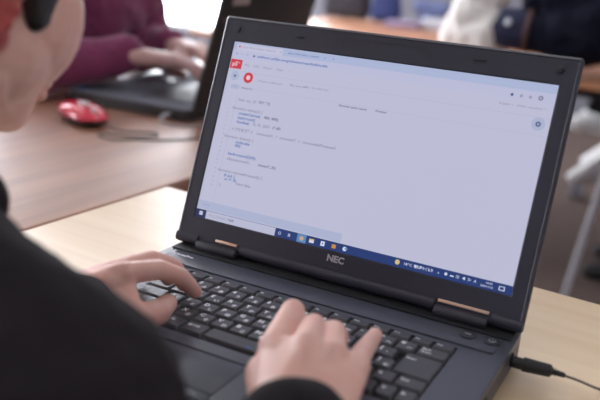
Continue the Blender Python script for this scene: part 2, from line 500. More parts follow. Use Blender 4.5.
# keys -------------------------------------------------------------
KP = .0190
rows = [
 (-.0575, .0128, [(w, s) for w, s in zip([1.0]*15, ['Esc', 'F1', 'F2', 'F3', 'F4', 'F5', 'F6', 'F7', 'F8', 'F9', 'F10', 'F11', 'F12', 'Ins', 'Del'])]),
 (-.0745, .0172, [(1.0, '半/全')] + list(zip([1.0]*12, ['1 ぬ', '2 ふ', '3 あ', '4 う', '5 え', '6 お', '7 や', '8 ゆ', '9 よ', '0 わ', '- ほ', '^ へ'])) + [(1.0, '¥ ー'), (1.45, 'Back\nSpace')]),
 (-.0935, .0172, [(1.4, 'Tab')] + list(zip([1.0]*12, ['Q た', 'W て', 'E い', 'R す', 'T か', 'Y ん', 'U な', 'I に', 'O ら', 'P せ', '@ ゛', '[ ゜'])) + [(2.05, 'Enter')]),
 (-.1125, .0172, [(1.7, 'Caps\n英数')] + list(zip([1.0]*12, ['A ち', 'S と', 'D し', 'F は', 'G き', 'H く', 'J ま', 'K の', 'L り', '; れ', ': け', '] む'])) + [(1.75, '')]),
 (-.1315, .0172, [(2.15, 'Shift')] + list(zip([1.0]*11, ['Z つ', 'X さ', 'C そ', 'V ひ', 'B こ', 'N み', 'M も', ', ね', '. る', '/ め', '\\ ろ'])) + [(1.0, '▲'), (1.3, 'Shift')]),
 (-.1515, .0182, [(1.25, 'Ctrl'), (1.0, 'Fn'), (1.0, 'Win'), (1.0, 'Alt'), (1.25, '無変換'), (3.0, ''), (1.2, '変換'), (1.15, 'カナ'), (1.0, 'Alt'), (1.0, '□'), (.87, '◀'), (.87, '▼'), (.86, '▶')]),
]
KEYMESH = {}
def key_mesh(w, d):
    k = (round(w, 5), round(d, 5))
    if k not in KEYMESH:
        b = bmesh.new()
        lay = []
        for (ww, dd, z, r) in ((w, d, -.0045, .0012), (w, d, -.0014, .0012), (w-.0022, d-.0024, .0014, .0020), (w-.0032, d-.0034, .0019, .0020)):
            lay.append([b.verts.new((x, y + (.0003 if z > 0 else 0), z)) for x, y in rrect(ww, dd, r, 3)])
        n = len(lay[0])
        for p, q in zip(lay, lay[1:]):
            for i in range(n): b.faces.new((p[i], p[(i+1) % n], q[(i+1) % n], q[i]))
        b.faces.new(lay[0][::-1]); b.faces.new(lay[-1])
        KEYMESH[k] = bme(b); KEYMESH[k].materials.append(key_m)
    return KEYMESH[k]
for ri, (yc, d, ks) in enumerate(rows):
    tot = sum(w for w, _ in ks); x = KX0 + .0005
    unit = (KX1-KX0-.001)/tot
    for w, s in ks:
        ww = w*unit
        kx = x + ww/2; x += ww
        if s == '' and ri == 3: continue           # lower half of the Enter key
        dd, yy = d, yc
        if s == 'Enter': dd, yy, kx, ww = d+.019, yc-.0095, kx+.15*unit, ww-.3*unit
        me = key_mesh(ww-.0010, dd)
        o = bpy.data.objects.new('key', me); C.objects.link(o); o.parent = L1; o.location = (kx, yy, .0300)
        me.polygons.foreach_set('use_smooth', [True]*len(me.polygons)); 
        try: me.set_sharp_from_angle(angle=R(30))
        except Exception: pass
        if not s:
            if ri == 5: link('key_legend', mbox((ww/2-.012, -.0045, .0020), (.006, .0016, .0003)), legend_b, o, smooth=False)
            continue
        z = .0021
        left = -ww/2+.0036
        if ri == 0:
            ms = [text_mesh(s, .0034, 'LEFT', Matrix.Translation((left, .0006, z)), 0, .0001)]
        elif len(s) == 3 and s[1] == ' ':
            ms = [text_mesh(s[0], .0070, 'LEFT', Matrix.Translation((left, .0030, z)), 0, .00022), text_mesh(s[2], .0054, 'LEFT', Matrix.Translation((.0008, -.0034, z)), 0, .00018)]
        elif '\n' in s:
            a, b2 = s.split('\n')
            ms = [text_mesh(a, .0040, 'LEFT', Matrix.Translation((left, .0030, z)), 0, .0001), text_mesh(b2, .0040, 'LEFT', Matrix.Translation((left, -.0018, z)), 0, .0001)]
        else:
            ms = [text_mesh(s, .0040, 'LEFT', Matrix.Translation((left, .0018 if s != 'Enter' else .009, z)), 0, .0001)]
        lg = link('key_legend', join_meshes(ms), legend_m, o, smooth=False)

# lid ---------------------------------------------------------------
TH = 1.91432; LY, LZ = .00331, .00485
LM = Matrix.Translation((0, LY, LZ)) @ Matrix.Rotation(TH - PI, 4, 'X') @ Matrix.Rotation(PI, 4, 'X')
# columns: x along the lid, 'v' up the lid, third axis out of the screen towards the user
vv = Vector((0, -math.cos(TH), math.sin(TH))); nn = Vector((0, -math.sin(TH), -math.cos(TH)))
vv = Vector((0, .3368, .9416)); nn = Vector((0, -.9416, .3368))
LM = Matrix(((1, 0, 0, 0), (0, vv.y, nn.y, LY), (0, vv.z, nn.z, LZ), (0, 0, 0, 1)))
LW = .1888; V0, V1 = -.001, .2500; SV = .02938; SH = .1936; SW = .1721
def D(me):                     # lid coordinates (x, v, out) to deck coordinates
    me.transform(LM); return me
bm = bmesh.new()
cyv = (V0+V1)/2
lay = []
for (w, h, r, z) in ((2*LW-.006, V1-V0-.006, .0022, -.0090), (2*LW-.0015, V1-V0-.0015, .003, -.0078), (2*LW, V1-V0, .003, -.0055), (2*LW, V1-V0, .003, -.0016)):
    lay.append([bm.verts.new((x, y, z)) for x, y in rrect(w, h, r, 6, 0, cyv)])
n = len(lay[0])
for p_, q_ in zip(lay, lay[1:]):
    for i in range(n): bm.faces.new((p_[i], p_[(i+1) % n], q_[(i+1) % n], q_[i]))
bm.faces.new(lay[0][::-1]); bm.faces.new(lay[-1])
lid = L('lid', D(bme(bm)), case, angle=40)
# bezel ring: outer outline rounded over towards the edge
bm = bmesh.new()
lay = []
icx, icy = 0, SV+SH/2
def outl(w, h, r, z, cx=0, cy=cyv): lay.append([bm.verts.new((x, y, z)) for x, y in rrect(w, h, r, 6, cx, cy)])
outl(2*LW, V1-V0, .003, -.0016)
outl(2*LW-.0004, V1-V0-.0004, .003, -.0013)
outl(2*LW-.0056, V1-V0-.0056, .0022, .0008)
outl(2*LW-.0074, V1-V0-.0074, .002, 0)
outl(2*SW+.0024, SH+.0024, .0008, 0, icx, icy)
outl(2*SW, SH, .0004, -.0013, icx, icy)
for p_, q_ in zip(lay, lay[1:]):
    for i in range(n): bm.faces.new((p_[i], p_[(i+1) % n], q_[(i+1) % n], q_[i]))
L('bezel', D(bme(bm)), bezel_m, angle=30)
# rolled lower lip of the lid (rounds down to the hinge)
bm = bmesh.new()
prof = []
for k in range(9):
    a = R(-90 + 20*k)
    prof.append((.0050 + .0052*math.sin(a), -.0010 + .0036*math.cos(a)))
for x0, x1 in ((-LW+.0005, -.1605), (-.1075, .1060), (.1600, LW-.0005)):
    b2 = bmesh.new(); extrude_profile(b2, prof, x0, x1)
    me = bpy.data.meshes.new('t'); b2.to_mesh(me); b2.free(); bm.from_mesh(me); bpy.data.meshes.remove(me)
L('lower_lip', D(bme(bm)), bezel_m, angle=40)
for x0, x1 in ((-.1585, -.1095), (.1080, .1580)):
    bm = bmesh.new(); cyl(bm, (x0, .0012, .0056), (x1, .0012, .0056), .0055, bev=.0008)
    hb = L('hinge', bme(bm), case)
    bm = bmesh.new(); box(bm, ((x0+x1)/2+.009*(1 if x0 < 0 else 0), .0094, .0010), ((x1-x0)*(.55 if x0 < 0 else .96), .0028, .0020), .0004)
    L('hinge_plate', D(bme(bm)), copper, hb, angle=30)
for x, v in ((-.1705, .2360), (.1705, .2365)):
    bm = bmesh.new(); cyl(bm, (x, v, .0002), (x, v, .0016), .0034, bev=.0005)
    L('round_bumper', D(bme(bm)), bump_rub)
for x, v, w in ((-.095, .2362, .011), (.097, .2362, .012)):
    L('slot_bumper', D(mbox((x, v, .0005), (w, .0026, .0010), .0004)), bump_rub, angle=30)
bm = bmesh.new()
for x in (-.0485, .0475):
    ring_plate(bm, rrect(.007, .007, .0006, 2, x, .2362), rrect(.0062, .0062, .0004, 2, x, .2362), .0001, .0003)
box(bm, (0, .2405, .0002), (.088, .0004, .0002))
L('camera_cover_outline', D(bme(bm)), bump_rub, smooth=False)
L('brand_lettering', D(text_mesh('NEC', .0090, 'CENTER', Matrix.Translation((-.0005, .0215, .0003)), .0001, .00035, 1.05)), silver, smooth=False)
L('small_lettering', D(text_mesh('MultiSync', .0022, 'CENTER', Matrix.Translation((-.0005, .0135, .0002)), 0, 0, 1.2)), mat('dim_print', (.10, .10, .12), .5, var=.02), smooth=False)

# the display -----------------------------------------------------------
scr = L('screen', D(mbox((0, SV+SH/2, -.00185), (2*SW, SH, .0008))), glow('screen_page', (186, 187, 211)), smooth=False)
def S(u, v, z=0): return Vector((-SW + u*2*SW, SV + (1-v)*SH, -.00140 + z))
layers = {}
def srect(col, u0, v0, u1, v1, z=.00002):
    b = layers.setdefault(col, bmesh.new())
    f = [b.verts.new(S(u0, v1, z)), b.verts.new(S(u1, v1, z)), b.verts.new(S(u1, v0, z)), b.verts.new(S(u0, v0, z))]
    b.faces.new(f)
def sdisc(col, u, v, r, r0=0, z=.00004, n=28):
    b = layers.setdefault(col, bmesh.new()); c0 = S(u, v, z)
    o_ = [b.verts.new(c0 + Vector((r*math.cos(2*PI*k/n), r*math.sin(2*PI*k/n), 0))) for k in range(n)]
    if r0:
        i_ = [b.verts.new(c0 + Vector((r0*math.cos(2*PI*k/n), r0*math.sin(2*PI*k/n), 0))) for k in range(n)]
        for k in range(n): b.faces.new((o_[k], o_[(k+1) % n], i_[(k+1) % n], i_[k]))
    else: b.faces.new(o_)
texts = {}
def stext(col, s, u0, v, u1=None, size=.0034, z=.00006, bold=0.00004, ax='LEFT'):
    me = text_mesh(s, size, ax, None, 0, bold)
    if u1 is not None:
        xs = [q.co.x for q in me.vertices]; w = max(xs)-min(xs)
        me.transform(Matrix.Diagonal(((u1-u0)*2*SW/w, 1, 1, 1)))
    me.transform(Matrix.Translation(S(u0, v, z))); texts.setdefault(col, []).append(me)
PAGE = (186, 186, 211)
srect('tabstrip', 0, 0, 1, .043); srect('tab', .012, .008, .176, .043, .00003)
srect('toolbar', 0, .043, 1, .092)
srect('hair', 0, .1615, 1, .1635, .00004); srect('hair', .045, .2460, 1, .2475, .00004)
srect('hair', .052, .29, .0535, .90, .00004)
stext('dim', 'p5.js Web Editor | sketch', .030, .025, .150, .0028); stext('dark', 'x', .166, .024, None, .0030)
sdisc('red', .022, .025, .0011); stext('bluetext', 'p5.js Web Editor | sketch', .195, .024, .300, .0028); stext('bluetext', 'x', .318, .024, None, .003); stext('bluetext', '+', .345, .024, None, .004)
stext('bluetext', '←', .012, .067, None, .0042); stext('dim', '→', .030, .067, None, .0042); stext('dim', '↻', .050, .067, None, .0040)
sdisc('bluedark', .080, .068, .0012); stext('bluetext', 'editor.p5js.org/sketches/full/edit', .092, .067, .335, .0034, bold=.0001)
srect('red', .002, .098, .044, .150, .00005); stext('pink', 'p5*', .009, .124, .036, .0062, .00008, .0002)
stext('dim', 'File    Edit    Sketch    Help', .055, .122, .190, .0030); stext('dark', '▾', .213, .122, None, .003)
stext('dim', 'English ▾   Hello, student! ▾', .857, .121, .980, .0026)
for k, u in enumerate((.886, .911, .935)): sdisc('bluedark' if k == 0 else 'dim', u, .073, .0014)
sdisc('dark', .962, .071, .0022); sdisc('tab', .962, .071, .0009, 0, .00006)
sdisc('pale', .028, .190, .0052); sdisc('bluedark', .028, .190, .0013, 0, .00006)
sdisc('red', .077, .190, .0058); sdisc('pink', .077, .190, .0026, 0, .00006)
stext('dim', 'Auto-refresh', .115, .197, .200, .0030); stext('dim', 'My sketch', .225, .194, .275, .0032); stext('dark', 'name', .272, .191, .288, .0034); stext('dim', 'by student name', .300, .190, .356, .0030)
srect('pale', .022, .236, .052, .262, .00003); stext('dim', '<', .033, .249, None, .004); stext('dark', 'sketch.js', .060, .250, .100, .0026)
stext('dark', 'Saved: just now', .398, .258, .488, .0030, bold=.00008); stext('dark', 'Preview', .515, .256, .549, .0032, bold=.00008)
sdisc('pale', .970, .193, .0062); sdisc('bluedark', .970, .193, .0024, .0010, .00006)
code = [('dim', 'let x; // 変数', .060, .317, .175), ('dim', 'function setup() {', .046, .366, .155), ('bluetext', 'createCanvas(', .072, .391, .150), ('dark', '400, 400);', .163, .391, .215),
        ('bluetext', 'background(', .072, .416, .135), ('bluetext', 'frameRate(', .072, .440, .118), ('dark', '// 60', .200, .437, .228), ('dim', '0, 0, 255', .130, .438, .190),
        ('dim', '// 円を描く  mouseX  /  mouseY  /  mouseIsPressed', .060, .483, .419), ('dim', 'function draw() {', .040, .527, .146), ('bluetext', 'fill(0)', .085, .571, .105), ('bluetext', 'noStroke', .085, .551, .135),
        ('bluetext', 'background(220);', .066, .620, .167), ('dim', 'ellipse(mouseX,', .066, .649, .150), ('dark', 'mouseY, 20)', .180, .649, .241),
        ('dim', 'function mousePressed() {', .045, .718, .205), ('bluetext', 'if (x) {', .070, .742, .110), ('bluetext', 'x = 0;', .075, .762, .120), ('dim', 'return false;', .118, .774, .171), ('dim', '}', .060, .80, .066)]
for c_, s_, u0, v0, u1 in code: stext(c_, s_, u0, v0, u1, .0040, bold=.00012)
for k in range(22): stext('dim', str(k+1), .030, .300+k*.0243, None, .0024)
srect('pale', 0, .905, .50, .950, .00003); stext('dim', 'Console', .018, .925, None, .0026)
srect('bluebar', 0, .955, 1, 1); srect('search', .038, .957, .287, 1, .00003)
srect('navy', 0, .955, .038, 1, .00004)
for du in (0, 1):
    for dv in (0, 1): srect('icon', .0135+du*.0062, .966+dv*.011, .0135+du*.0062+.0055, .966+dv*.011+.0095, .00006)
stext('dark', '○ ここに入力して検索', .050, .979, .140, .0030)
sdisc('icon', .303, .979, .0016, .0011, .00006); stext('icon', '目', .330, .979, None, .0034)
srect('bluesel', .362, .956, .392, 1, .00004); sdisc('yellow', .377, .978, .0022, 0, .00006); sdisc('red', .377, .978, .0013, 0, .00007); sdisc('icon', .377, .978, .0007, 0, .00008)
srect('yellow', .402, .968, .418, .988, .00006); srect('icon', .404, .976, .418, .988, .00007)
srect('icon', .440, .966, .453, .990, .00006); sdisc('bluedark', .4465, .978, .0008, 0, .00008)
srect('orange', .476, .968, .489, .988, .00006); sdisc('icon', .517, .977, .0022, 0, .00006); srect('bluesel', .517, .970, .526, .980, .00008)
sdisc('yellow', .679, .976, .0024, 0, .00006); stext('icon', '18°C', .697, .976, .720, .0034); stext('icon', '晴れ時々くもり', .728, .977, .782, .0036, bold=.0001)
stext('icon', '^', .796, .982, None, .004)
for k, s_ in enumerate(('◉', '▬', '▣', '◀', '▷', 'A')): stext('icon', s_, .815+k*.0165, .976, None, .0036)
stext('icon', '14:35', .928, .969, .945, .0024); stext('icon', '2023/11/15', .916, .986, .950, .0024)
srect('icon', .965, .968, .981, .988, .00006); srect('bluebar', .9675, .971, .9785, .985, .00008)
pal = {'tabstrip': (168, 178, 210), 'tab': (190, 190, 214), 'toolbar': (184, 186, 213), 'hair': (172, 173, 200), 'dim': (150, 148, 174), 'dark': (118, 116, 144),
       'red': (200, 52, 70), 'bluetext': (96, 120, 176), 'bluedark': (70, 84, 130), 'pale': (168, 176, 205), 'pink': (226, 190, 200), 'bluebar': (34, 56, 112), 'search': (182, 184, 208),
       'navy': (38, 48, 88), 'icon': (206, 212, 232), 'bluesel': (88, 132, 180), 'yellow': (206, 186, 130), 'orange': (196, 132, 66)}
sb = bmesh.new(); sb.from_mesh(scr.data)
for col in sorted(set(layers) | set(texts)):
    b = layers.get(col) or bmesh.new()
    for m_ in texts.get(col, []): b.from_mesh(m_); bpy.data.meshes.remove(m_)
    me = D(bme(b)); me.transform(Matrix.Translation((0, 0, -T)))
    me.polygons.foreach_set('material_index', [len(scr.data.materials)]*len(me.polygons))
    sb.from_mesh(me); bpy.data.meshes.remove(me)
    scr.data.materials.append(glow('pixel_'+col, pal[col]))
sb.to_mesh(scr.data); sb.free()

# power cable on the right
cab_m = mat('black_cable', (.012, .012, .013), .5, var=.05)
wire_m = mat('grey_wire', (.17, .14, .13), .5, var=.05)
pc = empty('power_cable', (.215, -.012, T), 0, 'black power plug and thin cable leaving the right side of the near laptop', 'cable')
bm = bmesh.new()
cyl(bm, (.1885, -.0158, -.0150), (.198, -.0152, -.0152), .0052, n=20)
cyl(bm, (.1962, -.0153, -.0150), (.221, -.0115, -.0158), .0064, .0056, n=24, bev=.0016)
link('plug', bme(bm), cab_m, pc, world=True)
bm = bmesh.new()
for k in range(4):
    p0 = Vector((.221+.0024*k, -.0115+.0004*k, -.0158-.0003*k)); cyl(bm, p0, p0+Vector((.0015, .0002, 0)), (.0036-.0004*k), n=16)
tube(bm, [(.220, -.0117, -.0157), (.232, -.010, -.0170)], .0022)
link('strain_relief', bme(bm), cab_m, pc, world=True)
bm = bmesh.new(); tube(bm, [(.230, -.0103, -.0168), (.243, -.006, -.0200), (.262, .001, -.0262), (.29, .006, -.0284), (.34, .010, -.0284), (.42, .03, -.0284), (.50, .10, -.0287)], .0012, 8)
link('wire', bme(bm), wire_m, pc, world=True)
# ================================================================== FAR LAPTOP, MOUSE
case2 = mat('far_laptop_case', (.028, .024, .024), .42, var=.05, scale=40, bump=.05)
deck2 = mat('far_laptop_deck', (.17, .175, .205), .75, var=.04, scale=40, spec=.12)
L2 = empty('open_laptop', (-.606, .606, T), R(.5), 'dark laptop seen from behind its raised lid, with maroon-sleeved hands typing on it', 'laptop')
# local: hinge line along +y from the near corner, base towards -x, z up from the table top
d2, w2, bh = .315, .385, .026
bm = bmesh.new()
plate(bm, rrect(d2, w2, .012, cx=-d2/2, cy=w2/2), .004, bh-.003); plate(bm, rrect(d2-.008, w2-.008, .010, cx=-d2/2, cy=w2/2), .0015, .004)
link('base', bme(bm), case2, L2, angle=40)
bm = bmesh.new(); plate(bm, rrect(d2-.002, w2-.002, .011, cx=-d2/2, cy=w2/2), bh-.003, bh)
link('palm_rest', bme(bm), deck2, L2, angle=40)
bm = bmesh.new()
for r_ in range(6):
    for c_ in range(15):
        pass
kk = {}
for r_ in range(6):
    y = .045; x = -.055 - r_*.0185
    ws = {5: [1.2, 1, 1, 1.2, 6.0, 1.2, 1, 1, 1, .6]}.get(r_, [1]*15)
    for w_ in ws:
        wy = w_*.0193
        k_ = round(wy, 4)
        if k_ not in kk:
            kk[k_] = mbox((0, 0, 0), (.0165, wy-.002, .004), .0012, 1); kk[k_].materials.append(key_m)
        o = bpy.data.objects.new('key', kk[k_]); C.objects.link(o); o.parent = L2; o.location = (x, w2-y-wy/2, bh+.001)
        y += wy
bm.free()
link('touchpad', mbox((-.255, w2/2+.02, bh+.0004), (.07, .10, .001), .0004), mat('touchpad_matte', (.03, .03, .04), .3), L2, angle=30)
link('blue_sticker', mbox((-.292, .030, bh+.0006), (.022, .020, .0012), .0004), mat('sticker_blue', lin(52, 110, 190), .35, var=.04), L2, angle=30)
lean = R(15)
LM2 = Matrix.Translation((.004, 0, bh-.002)) @ Matrix.Rotation(lean, 4, 'Y')      # lid local: y along the hinge, z up the lid, x outwards (back)
def D2(me): me.transform(LM2); return me
bm = bmesh.new()
box(bm, (.006, w2/2, .128), (.010, w2, .252), .0035, 3)
lid2 = link('lid', D2(bme(bm)), case2, L2, angle=40)
link('screen', D2(mbox((.0004, w2/2, .134), (.0012, w2-.03, .205))), glow('far_screen', (150, 150, 170)), lid2, smooth=False)
link('sticker', D2(mbox((.0114, .062, .228), (.0010, .060, .020), .004)), mat('sticker_pale', lin(176, 160, 155), .5, var=.1, scale=60), lid2, angle=30)
link('small_sticker', D2(mbox((.0114, .020, .190), (.0010, .010, .006), .002)), mat('sticker_pink', lin(150, 100, 100), .5, var=.05), lid2, angle=30)
for y in (.05, w2-.05):
    bm = bmesh.new(); cyl(bm, (.004, y-.02, bh-.002), (.004, y+.02, bh-.002), .007, bev=.001); link('hinge', bme(bm), case2, L2)
bm = bmesh.new(); cyl(bm, (-.045, -.018, .011), (-.045, .001, .011), .0050, n=14, bev=.001)
tube(bm, [(-.045, -.017, .011), (-.045, -.03, .008), (-.02, -.045, .003), (.02, -.03, .0025), (.04, .01, .0025)], .0017, 8)
usb = tag(link('audio_plug', bme(bm), mat('grey_plug', (.45, .45, .47), .35, var=.03), world=False), 'small pale grey plug with its cord in the side of the far laptop', 'plug')
usb.location = L2.location; usb.rotation_euler = L2.rotation_euler

red_m = mat('red_gloss_plastic', (.66, .010, .045), .22, var=.04, scale=60, coat=.6)
ms = empty('computer_mouse', (-.752, .470, T), R(-20), 'glossy red and black computer mouse on the brown table', 'mouse')
def mouse_shell(zlo, zhi, k=1.0, top=True):
    bm = bmesh.new(); bmesh.ops.create_uvsphere(bm, u_segments=36, v_segments=20, radius=1)
    for v in bm.verts:
        x, y, z = v.co
        w = .036 - .004*math.cos(x*PI) * .5 + .002*x
        yy = math.copysign(abs(y)**.85, y)*w*k
        xx = math.copysign(abs(x)**.85, x)*.066*k
        h = .040*(1-.28*max(0, x)**1.4) if z > 0 else .012
        zz = .014 + (math.copysign(abs(z)**.8, z)*(h-.014 if z > 0 else .0125))*(k if z > 0 else 1)
        v.co = (xx, yy, zz)
    return bm
bm = mouse_shell(0, 1)
bmesh.ops.bisect_plane(bm, geom=list(bm.verts)+list(bm.edges)+list(bm.faces), plane_co=(0, 0, .0155), plane_no=(0, 0, 1), clear_inner=True)
bmesh.ops.bisect_plane(bm, geom=list(bm.verts)+list(bm.edges)+list(bm.faces), plane_co=(0, .0, 0), plane_no=(0, 0, 1))
link('shell', bme(bm), red_m, ms, angle=60)
bm = mouse_shell(0, 1, .985)
link('underside', bme(bm), rubber, ms, angle=60)
bm = bmesh.new(); sphere(bm, Vector((.004, .0, .0372)), 1, (.022, .011, .0045), None, 20)
link('silver_patch', bme(bm), mat('silver_plastic', (.6, .6, .62), .3, metal=.3, var=.04), ms)
bm = bmesh.new(); cyl(bm, (.040, -.0035, .0250), (.040, .0035, .0250), .010, bev=.001)
link('scroll_wheel', bme(bm), mat('pale_rubber', (.5, .5, .5), .5, var=.04), ms)
bm = bmesh.new(); tube(bm, [(-.035, -.0335, .017), (-.01, -.0322, .020), (.02, -.031, .019)], .0016, 8)
link('side_button', bme(bm), rubber, ms)
bm = bmesh.new()
tube(bm, [(-.672, .452, -.0215), (-.655, .455, -.0255), (-.63, .47, -.0280), (-.60, .49, -.0282), (-.58, .475, -.0282), (-.60, .445, -.0282), (-.635, .432, -.0282), (-.66, .425, -.0282), (-.655, .405, -.0282),
          (-.62, .40, -.0282), (-.585, .42, -.0262), (-.555, .455, -.0282), (-.52, .50, -.0282), (-.50, .56, -.0282)], .0016, 8)
thing_mesh(tag(link('mouse_cord', bme(bm), mat('cord_grey', (.07, .07, .08), .45, var=.04), world=True), 'thin dark looped cord lying on the brown table in front of the red mouse', 'cord'))

# ================================================================== THINGS ON THE BACK TABLE
def soft(name, balls, voxel, m, label=None, cat=None, disp=None, sm=6, parent=None):
    bm = bmesh.new()
    for b_ in balls: hull(bm, b_)
    me = remesh(bm, voxel, sm, .5, disp)
    o = link(name, me, m, parent, world=True, angle=180)
    if label: tag(o, label, cat); thing_mesh(o)
    return o
fleece_m = mat('cream_fleece', lin(236, 230, 224), .95, var=.10, scale=22, bump=1.0, bscale=120, sheen=.5)
denim_m = mat('navy_denim', lin(34, 38, 66), .85, var=.12, scale=40, bump=.4, bscale=500)
navy_m = mat('navy_padded', lin(20, 21, 36), .9, spec=.15, var=.10, scale=20, bump=.2, bscale=60)
brown_trim = mat('brown_leather_trim', lin(92, 62, 58), .5, var=.08)
soft('fleece_blanket', [[((-.535, 2.14, .055), .080), ((-.44, 2.11, .055), .080), ((-.50, 2.22, .15), .085)], [((-.51, 2.14, .12), .085), ((-.46, 2.22, .27), .085)], [((-.56, 2.12, .022), .045), ((-.46, 2.30, .05), .07)]],
     .008, fleece_m, 'heap of cream fluffy fleece on the back table beside the denim cuff', 'blanket', disp=[(.05, .022), (.015, .010)])
bag_d = mat('dark_grey_fabric', lin(66, 66, 76), .8, var=.1, bump=.3)
soft('laptop_bag', [[((-1.56, 3.20, .025), .05), ((-1.40, 3.22, .025), .05), ((-1.54, 3.22, .22), .04), ((-1.42, 3.23, .22), .04)]], .01, bag_d, 'dark grey fabric bag standing at the left end of the back table', 'bag', disp=[(.08, .012)])
soft('navy_bag', [[((-1.30, 3.20, .02), .045), ((-1.22, 3.2, .02), .045), ((-1.29, 3.22, .20), .035), ((-1.23, 3.22, .20), .035)]], .01, mat('blue_fabric', lin(52, 66, 120), .8, var=.1, bump=.3), 'navy blue bag standing on the back table right of the dark grey bag', 'bag', disp=[(.06, .012)])
paper_m = mat('white_paper', (.55, .56, .62), .8, var=.03)
for i, (px_, py_, w_, d_, h_, rz, m_, lab) in enumerate([
        (-1.12, 3.10, .17, .12, .030, .2, mat('lilac_card', lin(176, 158, 190), .7, var=.05), 'lilac notebook lying on the back table beside the navy bag'),
        (-.93, 3.16, .20, .12, .055, -.15, paper_m, 'stack of white paper on the back table, left of the grey wall strip'),
        (-.72, 2.70, .12, .10, .012, .3, mat('beige_card', lin(196, 166, 150), .8, var=.05), 'small beige card lying on the back table near the cream fleece')]):
    o = link('notebook' if i != 1 else 'paper_stack', mbox((0, 0, h_/2), (w_, d_, h_), .003), m_, None, angle=30)
    o.location = (px_, py_, T+OZ); o.rotation_euler = (0, 0, rz); tag(o, lab, 'notebook' if i == 0 else ('paper' if i == 1 else 'card'))
o = soft('scarf', [[((-1.06, 3.26, .02), .04), ((-.98, 3.27, .07), .035)], [((-1.10, 3.26, .07), .04), ((-1.02, 3.27, .06), .04)]], .008, mat('blue_white_cloth', lin(120, 132, 176), .85, var=.35, scale=14, bump=.3),
         'crumpled blue and white cloth behind the paper on the back table', 'cloth', disp=[(.03, .02)])

# ================================================================== CHAIRS
white_pl = mat('white_plastic', (.82, .81, .80), .4, var=.03)
black_fab = mat('black_seat_fabric', (.012, .012, .014), .85, var=.1, bump=.3)
def chair(name, label, x, y, rz, seat_h=.43, back=True, basem=white_pl, a0=0, shellm=white_pl):
    t = empty(name, (x, y, FL), rz, label, 'chair')
    bm = bmesh.new(); box(bm, (0, 0, seat_h+.030), (.46, .44, .055), .025, 4); link('seat', bme(bm), black_fab, t, angle=60)
    bm = bmesh.new(); box(bm, (0, 0, seat_h-.012), (.47, .45, .028), .012, 3); box(bm, (0, 0, seat_h-.045), (.20, .20, .05), .012, 3); link('seat_shell', bme(bm), shellm, t, angle=60)
    if back:
        bm = bmesh.new(); box(bm, (0, -.235, seat_h+.34), (.42, .045, .34), .022, 4); link('backrest', bme(bm), black_fab, t, angle=60)
        bm = bmesh.new(); tube(bm, [(0, -.12, seat_h-.02), (0, -.235, seat_h+.02), (0, -.265, seat_h+.15), (0, -.255, seat_h+.3)], .016); link('backrest_bar', bme(bm), basem, t)
    bm = bmesh.new(); cyl(bm, (0, 0, .12), (0, 0, seat_h-.05), .024); cyl(bm, (0, 0, .09), (0, 0, .20), .034, bev=.004); link('post', bme(bm), steel, t)
    for k in range(5):
        a = a0 + 2*PI*k/5; u = Vector((math.cos(a), math.sin(a), 0)); s_ = Vector((-u.y, u.x, 0))
        bm = bmesh.new()
        ring = []
        for f, wd, z0, z1 in ((.02, .030, .085, .150), (.15, .026, .085, .130), (.31, .020, .080, .104), (.325, .012, .083, .098)):
            ring.append([bm.verts.new(u*f + s_*q*wd + Vector((0, 0, z))) for q, z in ((-1, z0), (1, z0), (1, z1-.006), (.6, z1), (-.6, z1), (-1, z1-.006))])
        for p_, q_ in zip(ring, ring[1:]):
            for i in range(6): bm.faces.new((p_[i], p_[(i+1) % 6], q_[(i+1) % 6], q_[i]))
        bm.faces.new(ring[0]); bm.faces.new(ring[-1][::-1]); bmesh.ops.recalc_face_normals(bm, faces=list(bm.faces))
        lg = link('leg', bme(bm), basem, t, angle=40)
        bm = bmesh.new(); cc = u*.30 + Vector((0, 0, .033))
        for q in (-1, 1): cyl(bm, cc + s_*.006*q, cc + s_*.026*q, .033, n=24, bev=.004)
        cyl(bm, cc, cc + Vector((0, 0, .055)), .006, n=10)
        link('castor', bme(bm), mat('castor_grey', (.30, .30, .36), .4, var=.04), lg)
    return t
def training_chair(x, y):
    t = empty('office_chair', (x, y, FL), 0, 'black seat with white plastic shell on splayed white legs with castors, behind the back table', 'chair')
    bm = bmesh.new(); box(bm, (0, 0, .455), (.48, .44, .07), .03, 4); link('seat', bme(bm), black_fab, t, angle=60)
    bm = bmesh.new(); box(bm, (-.02, 0, .365), (.54, .46, .070), .028, 4); link('seat_shell', bme(bm), white_pl, t, angle=60)
    bm = bmesh.new(); box(bm, (0, -.24, .64), (.44, .04, .34), .019, 4); link('backrest', bme(bm), black_fab, t, angle=60)
    for sx in (-1, 1):
        for sy in (-1, 1):
            foot = Vector((sx*.235 - .02, sy*.22, .085)); top = Vector((sx*.02 + .06, sy*.12, .36))
            if sx > 0: foot.x, top.x = .26, .14
            bm = bmesh.new(); tube(bm, [foot, foot.lerp(top, .5)+Vector((0, 0, .006)), top], .030, 14)
            lg = link('leg', bme(bm), white_pl, t)
            bm = bmesh.new(); cc = Vector((foot.x + .045*(1 if sx < 0 else -1), foot.y, .036))
            for q in (-1, 1): cyl(bm, cc + Vector((.008*q, 0, 0)), cc + Vector((.028*q, 0, 0)), .036, n=24, bev=.004)
            cyl(bm, cc, cc+Vector((0, 0, .075)), .008, n=10)
            link('castor', bme(bm), mat('castor_grey', (.30, .30, .36), .4, var=.04), lg)
    return t
training_chair(-.005, 3.54)

